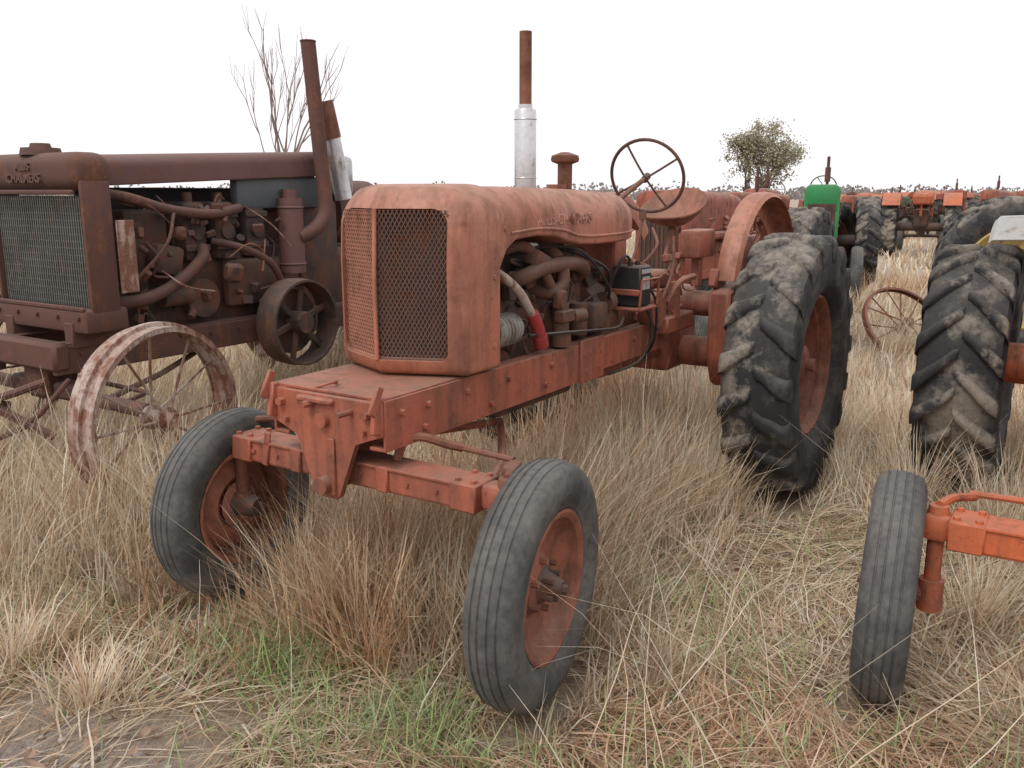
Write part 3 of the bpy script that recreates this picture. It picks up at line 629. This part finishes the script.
far_tractor(0,9.6,REDM,RUST,AL,'red tractor standing behind a rust-brown antique tractor',False,1.06,X=-4.1,noex=True,nosw=True)
far_tractor(0,9.8,RUST,RUST,AL,LB,False,.98,X=-1.9,noex=True,nosw=True)
rr=random.Random(5)
for px,Y,c,rim,l in ((752,17,ORD,ORR,LO),(722,14.5,ORX,ORR,LO),(868,36,ORB,ORR,LO),(890,32,GRND,YEL,LG),(922,25,ORB,RUST,LO),(958,33,REDM,RUST,LR),(985,27,ORD,RUST,LO),(862,52,RUST,RUST,LB),(884,56,ORD,ORR,LO),(908,44,ORD,ORR,LO),(935,50,GRND,YEL,LG),(945,40,ORB,ORR,LO),(972,42,ORD,RUST,LO),(1000,48,ORB,ORR,LO),(1020,36,ORD,ORR,LO),(846,33,ORD,RUST,LO),(905,66,REDM,RUST,LR),(930,64,ORD,RUST,LO),(965,60,ORB,RUST,LO),(990,68,ORD,RUST,LO),(875,70,ORD,RUST,LO),(852,80,RUST,RUST,LB),(945,82,ORD,RUST,LO),(1010,78,ORD,RUST,LO)):
    far_tractor(px,Y,c,rim,AL+rr.uniform(-.25,.35)+(math.pi if rr.random()<.25 else 0),l,rr.random()<.6,rr.uniform(.93,1.08),noex=rr.random()<.4,nosw=rr.random()<.4)

# ------------------------------------------------------------------ trees
def bark(name,c):
    k=NT(name); n=k.noise(20,4,.7); k.bump(n,.4,.02); return k.out(k.mix(n,c,tuple(x*1.8 for x in c)),.9)
BK=bark('bark',(.09,.07,.06)); BK2=bark('twig_bark',(.17,.13,.12))
def grow(mt,mc,p,d,L,r,depth,tips,rg,spread,up,split,tp=.58):
    pts=[p.copy()]
    for i in range(4):
        d=(d+Vector((rg.uniform(-1,1),rg.uniform(-1,1),rg.uniform(-.6,1)))*.13+Vector((0,0,up))).normalized(); pts.append(pts[-1]+d*L/4)
    (mt if depth>=3 else mc).tube(pts,[r*(1-.11*i) for i in range(5)],5)
    if depth==0: tips.append(pts[-1]); tips.append(pts[2]); return
    for k in range(split if depth>1 else split+1):
        q=pts[rg.choice((2,3,4,4))]; nd=(d+Vector((rg.uniform(-1,1),rg.uniform(-1,1),rg.uniform(-.5,.8)))*spread).normalized()
        grow(mt,mc,q,nd,L*rg.uniform(.6,.8),r*tp,depth-1,tips,rg,spread,up,split,tp)
def leafmat(name,c1,c2):
    k=NT(name); col=k.mix(k.rng(k.noise(.9,3,.5),.35,.65),c1,c2); col=k.mix(k.rng(k.noise(8,2,.5),.3,.7),col,tuple(x*.5 for x in c1)); return k.out(col,.85)
T=top('bare_tree',(-6.2,24.5,0),0,'slender leafless tree behind the rust-brown tractor','tree'); T.scale=(.62,.62,.86)
rg=random.Random(21); mt,mc,tips=MB(),MB(),[]
for i in range(4):
    grow(mt,mc,Vector((rg.uniform(-.15,.15),0,0)),Vector((rg.uniform(-.22,.22),rg.uniform(-.15,.15),1)).normalized(),2.6,.10-.014*i,4,tips,rg,.50,.07,2,.62)
part(T,'trunk',mt,BK2); part(T,'crown',mc,BK2)
T=top('leafy_tree',(16.4,60,0),0,'round thinning olive-green tree on the field edge','tree')
rg=random.Random(8); mt,mc,tips=MB(),MB(),[]
for i in range(5): grow(mt,mt,Vector((rg.uniform(-.4,.4),rg.uniform(-.4,.4),0)),Vector((rg.uniform(-.4,.4),rg.uniform(-.4,.4),1)).normalized(),2.1,.13,4,tips,rg,.65,.0,2)
part(T,'trunk',mt,BK)
V=[];F=[]
for i in range(190):
    while 1:
        c=Vector((rg.uniform(-1,1),rg.uniform(-1,1),rg.uniform(-1,1)))
        if .25<c.length<1: break
    tips.append(Vector((c.x*2.35*(1.05-.25*c.z),c.y*2.3,4.1+c.z*2.2)))
for t in tips:
    if t.z>6.5 or rg.random()<.2: continue
    sp=rg.uniform(.14,.34)
    for k in range(24):
        c=t+Vector((rg.gauss(0,sp),rg.gauss(0,sp),rg.gauss(0,sp*.8))); s=rg.uniform(.05,.11)
        a=Vector((rg.gauss(0,1),rg.gauss(0,1),rg.gauss(0,1))).normalized(); b=a.orthogonal().normalized()
        n=len(V); V+=[c-a*s,c+b*s*.7,c+a*s,c-b*s*.7]; F.append((n,n+1,n+2,n+3))
me=D.meshes.new('crown'); me.from_pydata(V,[],F); me.materials.append(leafmat('olive_leaves',(.32,.31,.18),(.42,.33,.23))); obj('crown',me,T)
rg=random.Random(4); V=[];F=[]
for i in range(420):
    x=rg.uniform(-190,230); y=rg.uniform(190,250); h=rg.uniform(1.2,3.2)*(1.4 if rg.random()<.12 else 1); w=rg.uniform(1.5,4)
    for k in range(34):
        f=rg.random(); c=Vector((x+rg.gauss(0,w)*(1-.5*f),y+rg.gauss(0,1),h*f)); s=rg.uniform(.25,.6); a=Vector((rg.gauss(0,1),rg.gauss(0,.4),rg.gauss(0,1))).normalized(); b=a.cross(Vector((0,1,0))).normalized()
        n=len(V); V+=[c-a*s,c+b*s*.6,c+a*s,c-b*s*.6]; F.append((n,n+1,n+2,n+3))
me=D.meshes.new('tree_line'); me.from_pydata(V,[],F); me.materials.append(leafmat('haze_tinted_brush',(.30,.275,.26),(.38,.35,.33))); obj('tree_line',me,label='hazy low band of bare trees on the horizon',kind='stuff')  # distance haze is painted into the brush as lighter grey colours

# ------------------------------------------------------------------ ground
rs=np.random.RandomState(11)
def sn(x,y,f,seed):
    r=np.random.RandomState(seed); v=0
    for i in range(7):
        a=r.uniform(0,6.28); ff=f*r.uniform(.6,1.7); v=v+np.sin(x*ff*np.cos(a)+y*ff*np.sin(a)+r.uniform(0,6.28))
    return v/3.2
def gh(x,y):
    d=np.sqrt(x*x+(y-3)**2); return (sn(x,y,2.2,1)*.018+sn(x,y,6,2)*.007)*np.exp(-(d/25)**2)-.005
u=np.linspace(-1,1,241); ax=np.sinh(u*6.2)/np.sinh(6.2)*900
gx,gy=np.meshgrid(ax,ax+3.5,indexing='ij'); gz=gh(gx,gy)
n=len(u); V=np.stack([gx,gy,gz],-1).reshape(-1,3); idx=np.arange(n*n).reshape(n,n)
Q=np.stack([idx[:-1,:-1],idx[1:,:-1],idx[1:,1:],idx[:-1,1:]],-1).reshape(-1,4)
def quadmesh(name,V,Q):
    me=D.meshes.new(name); me.vertices.add(len(V)); me.vertices.foreach_set('co',V.astype(np.float32).ravel())
    me.loops.add(len(Q)*4); me.loops.foreach_set('vertex_index',Q.astype(np.int32).ravel())
    me.polygons.add(len(Q)); me.polygons.foreach_set('loop_start',np.arange(0,len(Q)*4,4,dtype=np.int32)); me.update(calc_edges=True); return me
me=quadmesh('ground',V,Q); me.polygons.foreach_set('use_smooth',[True]*len(Q))
k=NT('dry_field')
n2=k.noise(6,5,.7); n3=k.noise(60,4,.7)
f1=k.noise(1,4,.7,vec=k.map((90,7,10),(0,0,.5)),dist=1.5); f2=k.noise(1,4,.7,vec=k.map((8,100,10),(0,0,-.3)),dist=1.5)
c=k.mix(k.rng(n2,.3,.7),(.19,.14,.095),(.34,.26,.18)); c=k.mix(k.rng(f1,.5,.62),c,(.46,.37,.27)); c=k.mix(k.rng(f2,.52,.62),c,(.40,.31,.22))
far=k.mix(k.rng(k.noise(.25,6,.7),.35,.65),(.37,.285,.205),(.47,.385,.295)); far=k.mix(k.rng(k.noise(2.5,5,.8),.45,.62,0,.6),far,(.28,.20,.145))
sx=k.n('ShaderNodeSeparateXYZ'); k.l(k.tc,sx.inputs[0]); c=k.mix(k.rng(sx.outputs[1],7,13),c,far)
DX,DY=-1.42,1.92
vd=k.n('ShaderNodeVectorMath',operation='DISTANCE'); k.l(k.tc,vd.inputs[0]); vd.inputs[1].default_value=(DX,DY,0)
dm=k.rng(k.math('ADD',vd.outputs['Value'],k.math('MULTIPLY',n2,.35)),.90,.6)
dirt=k.mix(k.rng(n3,.35,.65),(.31,.25,.21),(.44,.38,.33)); dirt=k.mix(k.rng(k.noise(25,4,.7),.45,.6,0,.6),dirt,(.22,.17,.14)); dirt=k.mix(k.rng(f1,.54,.62,0,.7),dirt,(.46,.37,.27))
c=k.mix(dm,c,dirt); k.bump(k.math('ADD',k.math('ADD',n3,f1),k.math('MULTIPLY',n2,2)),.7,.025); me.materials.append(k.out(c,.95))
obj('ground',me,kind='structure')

# ------------------------------------------------------------------ grass
ca,sa=math.cos(AL),math.sin(AL)
def loc_st(x,y,o=(-.565,2.96)):
    dx,dy=x-o[0],y-o[1]; return dx*ca+dy*sa, -( -dx*sa+dy*ca)
def wheelmask(x,y):
    ok=np.ones(len(x),bool)
    for o,ws in (((-.565,2.96),((0,.765,.32,.10),(0,-.61,.32,.10),(2.58,.80,.42,.19),(2.58,-.80,.42,.19))),((1.86,2.20),((0,-.785,.30,.10),(2.58,-.85,.42,.22))),((-2.66,5.02),((0,.97,.10,.05),(0,-.78,.15,.06)))):
        s,t=loc_st(x,y,o)
        for ws_,wt,a,b in ws: ok&=~((abs(s-ws_)<a)&(abs(t-wt)<b))
    return ok
def dd(x,y): return np.sqrt((x-DX)**2+(y-DY)**2)
def tallness(x,y):
    s,t=loc_st(x,y); n=sn(x,y,1.9,31); nn=sn(x,y,4.5,17)
    h=.20+.06*n
    under=np.exp(-((t-.05)/.74)**4)*(s>-.22)*(s<3.2); h=np.maximum(h,under*(.52+.10*nn)*np.where(s<.1,.8,1))
    h=np.where((x<-1.0)&(y>3.2),np.maximum(h,.37+.14*n),h)
    h=np.where((x>1.8)&(y>3.8),np.maximum(h,.31+.12*n),h)
    h=np.where(y>5.5,np.maximum(h,.31+.12*n),h)
    mat=(t>.88)&(s<2.3)&(x<2.2); h=np.where(mat,.06+.03*n+.18*np.clip(nn-.5,0,1),h)
    h=np.where((y<2.7)&(x<0),.08+.04*n+.12*np.clip(nn-.4,0,1),h)
    h=h*np.clip((dd(x,y)-.5)/.5,0.25,1)
    h=h*np.where(((x-3.9)**2+(y-8.4)**2)<1.6,.6,1)
    return np.clip(h,.04,.8)
PAL=np.array([[.72,.60,.44],[.64,.50,.35],[.52,.38,.25],[.38,.26,.17],[.46,.30,.20],[.79,.71,.57]])
def blades(x,y,L,az,e0,e1,w,col,zo=0):
    N=len(x); z=gh(x,y)+zo; P=np.stack([x,y,z],-1); out=np.zeros((N,8,3)); tw=az+np.pi/2+rs.uniform(-.7,.7,N)
    wv=np.stack([np.cos(tw),np.sin(tw),rs.uniform(-.3,.3,N)],-1)
    for i in range(4):
        ww=(w*(1,.85,.6,.12)[i])[:,None]*wv*.5; out[:,2*i]=P-ww; out[:,2*i+1]=P+ww
        e=e0+(e1-e0)*((i+.5)/3); a=az+rs.uniform(-.25,.25,N)
        P=P+np.stack([np.cos(e)*np.cos(a),np.cos(e)*np.sin(a),np.sin(e)],-1)*(L/3)[:,None]
        P[:,2]=np.maximum(P[:,2],gh(P[:,0],P[:,1])+.004)
    return out,np.repeat(col[:,None,:],8,1)
def colr(N,wts,jit=.16):
    c=PAL[rs.choice(len(PAL),N,p=np.array(wts)/sum(wts))]; return np.clip(c*(1+rs.uniform(-jit,jit,(N,1))),0,1)
def wedge(N,y0,y1,pw=1.0,mar=.8):
    y=y0+(y1-y0)*rs.random_sample(N)**pw; x=rs.uniform(-1,1,N)*(y*.60+mar); return x,y
def dirtmask(x,y,keep=.12):
    d=dd(x,y)+.15*sn(x,y,7,77); return (d>.66)|(rs.random_sample(len(x))<keep)
def build(name,groups,mat,label):
    Vs=np.concatenate([g[0] for g in groups]); Cs=np.concatenate([g[1] for g in groups]); N=len(Vs)
    b=np.arange(N)[:,None,None]*8; q=np.array([[0,1,3,2],[2,3,5,4],[4,5,7,6]])[None]; me=quadmesh(name,Vs.reshape(-1,3),(b+q).reshape(-1,4))
    at=me.color_attributes.new('col','FLOAT_COLOR','POINT'); at.data.foreach_set('color',np.concatenate([Cs.reshape(-1,3),np.ones((N*8,1))],1).astype(np.float32).ravel())
    me.materials.append(mat); return obj(name,me,label=label,kind='stuff')
GM=D.materials.new('straw'); GM.use_nodes=True; t=GM.node_tree; t.nodes.clear()
at=t.nodes.new('ShaderNodeAttribute'); at.attribute_name='col'; df=t.nodes.new('ShaderNodeBsdfDiffuse'); tl=t.nodes.new('ShaderNodeBsdfTranslucent')
mx=t.nodes.new('ShaderNodeMixShader'); mx.inputs[0].default_value=.28; ou=t.nodes.new('ShaderNodeOutputMaterial')
for a,b in ((at.outputs[0],df.inputs[0]),(at.outputs[0],tl.inputs[0]),(df.outputs[0],mx.inputs[1]),(tl.outputs[0],mx.inputs[2]),(mx.outputs[0],ou.inputs[0])): t.links.new(a,b)
N=80000; x,y=wedge(N,1.3,7.5,1.4); k_=dirtmask(x,y,.12)&wheelmask(x,y); x,y=x[k_],y[k_]; N=len(x)
az=sn(x,y,2.2,41)*2.6+rs.normal(0,.75,N); L=rs.uniform(.08,.34,N); tone=sn(x,y,3.5,43)
lc=colr(N,[4,4,2.5,1.5,1,3])*(1+.16*tone[:,None]); lc=np.where((sn(x,y,1.4,47)>.85)[:,None],lc*np.array([.95,.84,.78]),lc)
litter=blades(x,y,L,az,rs.uniform(.05,.7,N),rs.uniform(-.5,.2,N),rs.uniform(.003,.0075,N)*(1+y*.05),np.clip(lc,0,.88))
def clumps(NC,y0,y1,per,wid,pw=1.1,hs=1.0,spread=.05):
    cx,cy=wedge(NC,y0,y1,pw); ok=dirtmask(cx,cy,0); cx,cy=cx[ok],cy[ok]; H=tallness(cx,cy)*rs.uniform(.55,1.35,len(cx))*hs
    n=(per*(.35+H*2.0)).astype(int); ci=np.repeat(np.arange(len(cx)),n); N=len(ci)
    a=rs.uniform(0,6.28,N); r=np.abs(rs.normal(0,spread,N)); x=cx[ci]+r*np.cos(a); y=cy[ci]+r*np.sin(a); ok=wheelmask(x,y); x,y,ci,a=x[ok],y[ok],ci[ok],a[ok]; N=len(x)
    L=H[ci]*rs.uniform(.45,1.25,N); lean=sn(cx,cy,.9,55)[ci]*1.5+.6+rs.normal(0,.4,len(cx))[ci]; az=np.where(rs.random_sample(N)<.45,a,lean+rs.normal(0,.5,N))
    cl=rs.uniform(0,1,len(cx))[ci]
    e0=rs.uniform(.95,1.55,N)-.35*(cl>.75)-.3*(H[ci]<.15); e1=e0-rs.uniform(.1,1.6,N)*(.3+.7*cl)*rs.random_sample(N)-.1
    tone=sn(cx,cy,1.3,66)[ci]*.7+rs.normal(0,.7,len(cx))[ci]; col=colr(N,[4,4,2.2,.8,.8,4]); col=col*(1+.15*tone[:,None])
    red=(sn(cx,cy,1.1,68)[ci]>.85); col=np.where(red[:,None],col*np.array([.98,.84,.75]),col)
    return blades(x,y,L,az,e0,e1,rs.uniform(.0024,.0068,N)*wid,np.clip(col,0,.88))
tall=clumps(4300,1.5,7.5,21,1.1,1.25)
mid=clumps(2600,7,16,13,2.8,1.2,1.0,.12)
farg=clumps(3400,15,48,8,7,1.3,.8,.3)
tu=[(-.42,3.25,.66),(-.62,3.5,.62),(-.25,3.45,.70),(-.1,3.85,.62),(.1,3.7,.6),(.3,4.1,.62),(-.70,3.05,.5),(-.5,3.0,.48),(-.3,2.95,.42),(-.82,3.2,.5),(-.12,2.9,.36),(.15,3.35,.46),(.55,4.3,.62),(.75,4.5,.6),(.5,3.95,.55),(.75,4.2,.5),(.3,3.75,.55),(-1.55,3.9,.6),(-2.0,4.1,.55),(-1.35,4.2,.6),(2.05,4.3,.55),(2.4,4.6,.5),(1.95,5.3,.55),(2.3,3.9,.5),(-1.35,2.55,.2),(-1.7,2.75,.28),(1.75,3.1,.35),(.2,3.05,.35),(-.05,3.1,.45),(.98,4.2,.5),(1.75,5.0,.5),(4.2,8.9,.45),(3.9,9.0,.4)]
cx=np.array([a[0] for a in tu]);cy=np.array([a[1] for a in tu]);H=np.array([a[2] for a in tu]); ci=np.repeat(np.arange(len(tu)),190); N=len(ci)
a=rs.uniform(0,6.28,N); r=np.abs(rs.normal(0,.085,N)); x=cx[ci]+r*np.cos(a); y=cy[ci]+r*np.sin(a); ok=wheelmask(x,y); x,y,ci,a,r=x[ok],y[ok],ci[ok],a[ok],r[ok]; N=len(x)
tus=blades(x,y,H[ci]*rs.uniform(.5,1.2,N),a+rs.normal(0,.6,N),rs.uniform(1.15,1.52,N)-r*2,rs.uniform(.2,1.3,N),rs.uniform(.003,.007,N),np.clip(colr(N,[5,4,1.5,.3,.5,5])*1.04,0,.88))
gp=[(-.85,2.85,.13,330),(-.70,2.72,.12,260),(-.55,2.35,.14,170),(.62,3.25,.14,260),(-.30,2.42,.12,260),(-.15,2.25,.12,200),(.1,1.98,.15,130),(-1.05,3.0,.15,130),(.95,2.3,.2,140),(-1.6,3.1,.25,140),(1.6,3.6,.3,170),(.45,2.05,.2,140),(1.2,1.95,.15,110),(.75,2.75,.15,130)]
xs=[];ys=[]
for a,b,r,n in gp: xs.append(rs.normal(a,r,n)); ys.append(rs.normal(b,r*.8,n))
x=np.concatenate(xs); y=np.concatenate(ys); x2,y2=wedge(1500,1.5,7,1.2); x=np.concatenate([x,x2]); y=np.concatenate([y,y2]); ok=wheelmask(x,y); x,y=x[ok],y[ok]; N=len(x)
gc=np.array([.29,.36,.15])*rs.uniform(.7,1.4,(N,1))+rs.uniform(0,.07,(N,3))
green=blades(x,y,rs.uniform(.08,.22,N),rs.uniform(0,6.28,N),rs.uniform(.8,1.5,N),rs.uniform(-.1,1.0,N),rs.uniform(.0035,.006,N),gc)
N=340; x=np.concatenate([rs.uniform(.2,2.6,250),rs.uniform(-2.2,.2,90)]); y=np.concatenate([rs.uniform(1.6,3.4,250),rs.uniform(2.0,3.6,90)]); ok=wheelmask(x,y)&dirtmask(x,y,0); x,y=x[ok],y[ok]; N=len(x)
stray=blades(x,y,rs.uniform(.35,1.0,N),rs.uniform(0,6.28,N),rs.uniform(.5,1.3,N),rs.uniform(-.2,.8,N),rs.uniform(.0022,.0045,N),colr(N,[3,1,1,0,0,6]))
build('dry_grass',[tall,mid,farg,stray,tus],GM,'tall straw-coloured dry grass clumps')
build('grass_litter',[litter],GM,'matted flattened dead grass stems')
build('green_grass',[green],GM,'sparse green blades among the dead grass')
rg=random.Random(9); m=MB()
for i in range(260):
    x=DX+rg.gauss(0,.38); y=DY+rg.gauss(0,.28); s=rg.uniform(.004,.014)
    bmesh.ops.create_icosphere(m.bm,subdivisions=1,radius=s,matrix=Matrix.Translation((x,y,s*.3))@Matrix.Rotation(rg.uniform(0,6),4,'Z')@Matrix.Diagonal((1,rg.uniform(.6,1.2),.6,1)))
k=NT('stone'); o=obj('pebbles',m.mesh('pebbles',k.out(k.mix(k.noise(14,4,.6),(.3,.26,.22),(.45,.4,.35)),.9),20),label='small stones on bare dirt',kind='stuff')
m=MB()
for i in range(60):
    x=DX+rg.gauss(0.12,.36); y=DY+.22+rg.gauss(0,.2); s=rg.uniform(.014,.038); e=Euler((rg.uniform(-.5,.5),rg.uniform(-.5,.5),rg.uniform(0,6.28))).to_matrix()
    rings=[[Vector((x,y,.02))+e@Vector((s*u,s*w*v,.25*s*abs(v)+.1*s*u*u)) for v in (-1,-.5,0,.5,1)] for u,w in ((-1,.05),(-.6,.45),(0,.62),(.5,.42),(1,.04))]
    m.loft(rings,closed=False,caps=False)
k=NT('dead_leaf'); obj('fallen_leaves',m.mesh('fallen_leaves',k.out(k.mix(k.noise(9,4,.6),(.26,.16,.11),(.42,.30,.22)),.85)),label='curled brown leaves scattered on dirt',kind='stuff')

# ------------------------------------------------------------------ light, camera
w=D.worlds.new('World'); scene.world=w; w.use_nodes=True; t=w.node_tree; bg=t.nodes['Background']
sky=t.nodes.new('ShaderNodeTexSky'); sky.sky_type='NISHITA'; sky.sun_disc=False; sky.sun_elevation=rad(50); sky.sun_rotation=rad(215); sky.air_density=1; sky.dust_density=3
hs=t.nodes.new('ShaderNodeHueSaturation'); hs.inputs['Saturation'].default_value=.12; t.links.new(sky.outputs[0],hs.inputs['Color'])
mx=t.nodes.new('ShaderNodeMixRGB'); mx.inputs[0].default_value=.9; mx.inputs[2].default_value=(11.7,11.4,11.7,1); t.links.new(hs.outputs[0],mx.inputs[1]); t.links.new(mx.outputs[0],bg.inputs[0]); bg.inputs[1].default_value=.1
sl=D.lights.new('sun','SUN'); sl.energy=1.3; sl.angle=rad(22); sl.color=(1,.97,.93); so=D.objects.new('sun',sl); COL.objects.link(so)
dv=Vector((math.sin(rad(215))*math.cos(rad(50)),math.cos(rad(215))*math.cos(rad(50)),math.sin(rad(50)))); so.rotation_euler=dv.to_track_quat('Z','Y').to_euler()
cam=D.cameras.new('camera'); cam.sensor_width=36; cam.lens=887/1024*36; cam.clip_end=3000; cam.clip_start=.05
co=D.objects.new('camera',cam); COL.objects.link(co); co.location=(0,0,1.6); co.rotation_euler=(rad(90-12.2),0,0); scene.camera=co
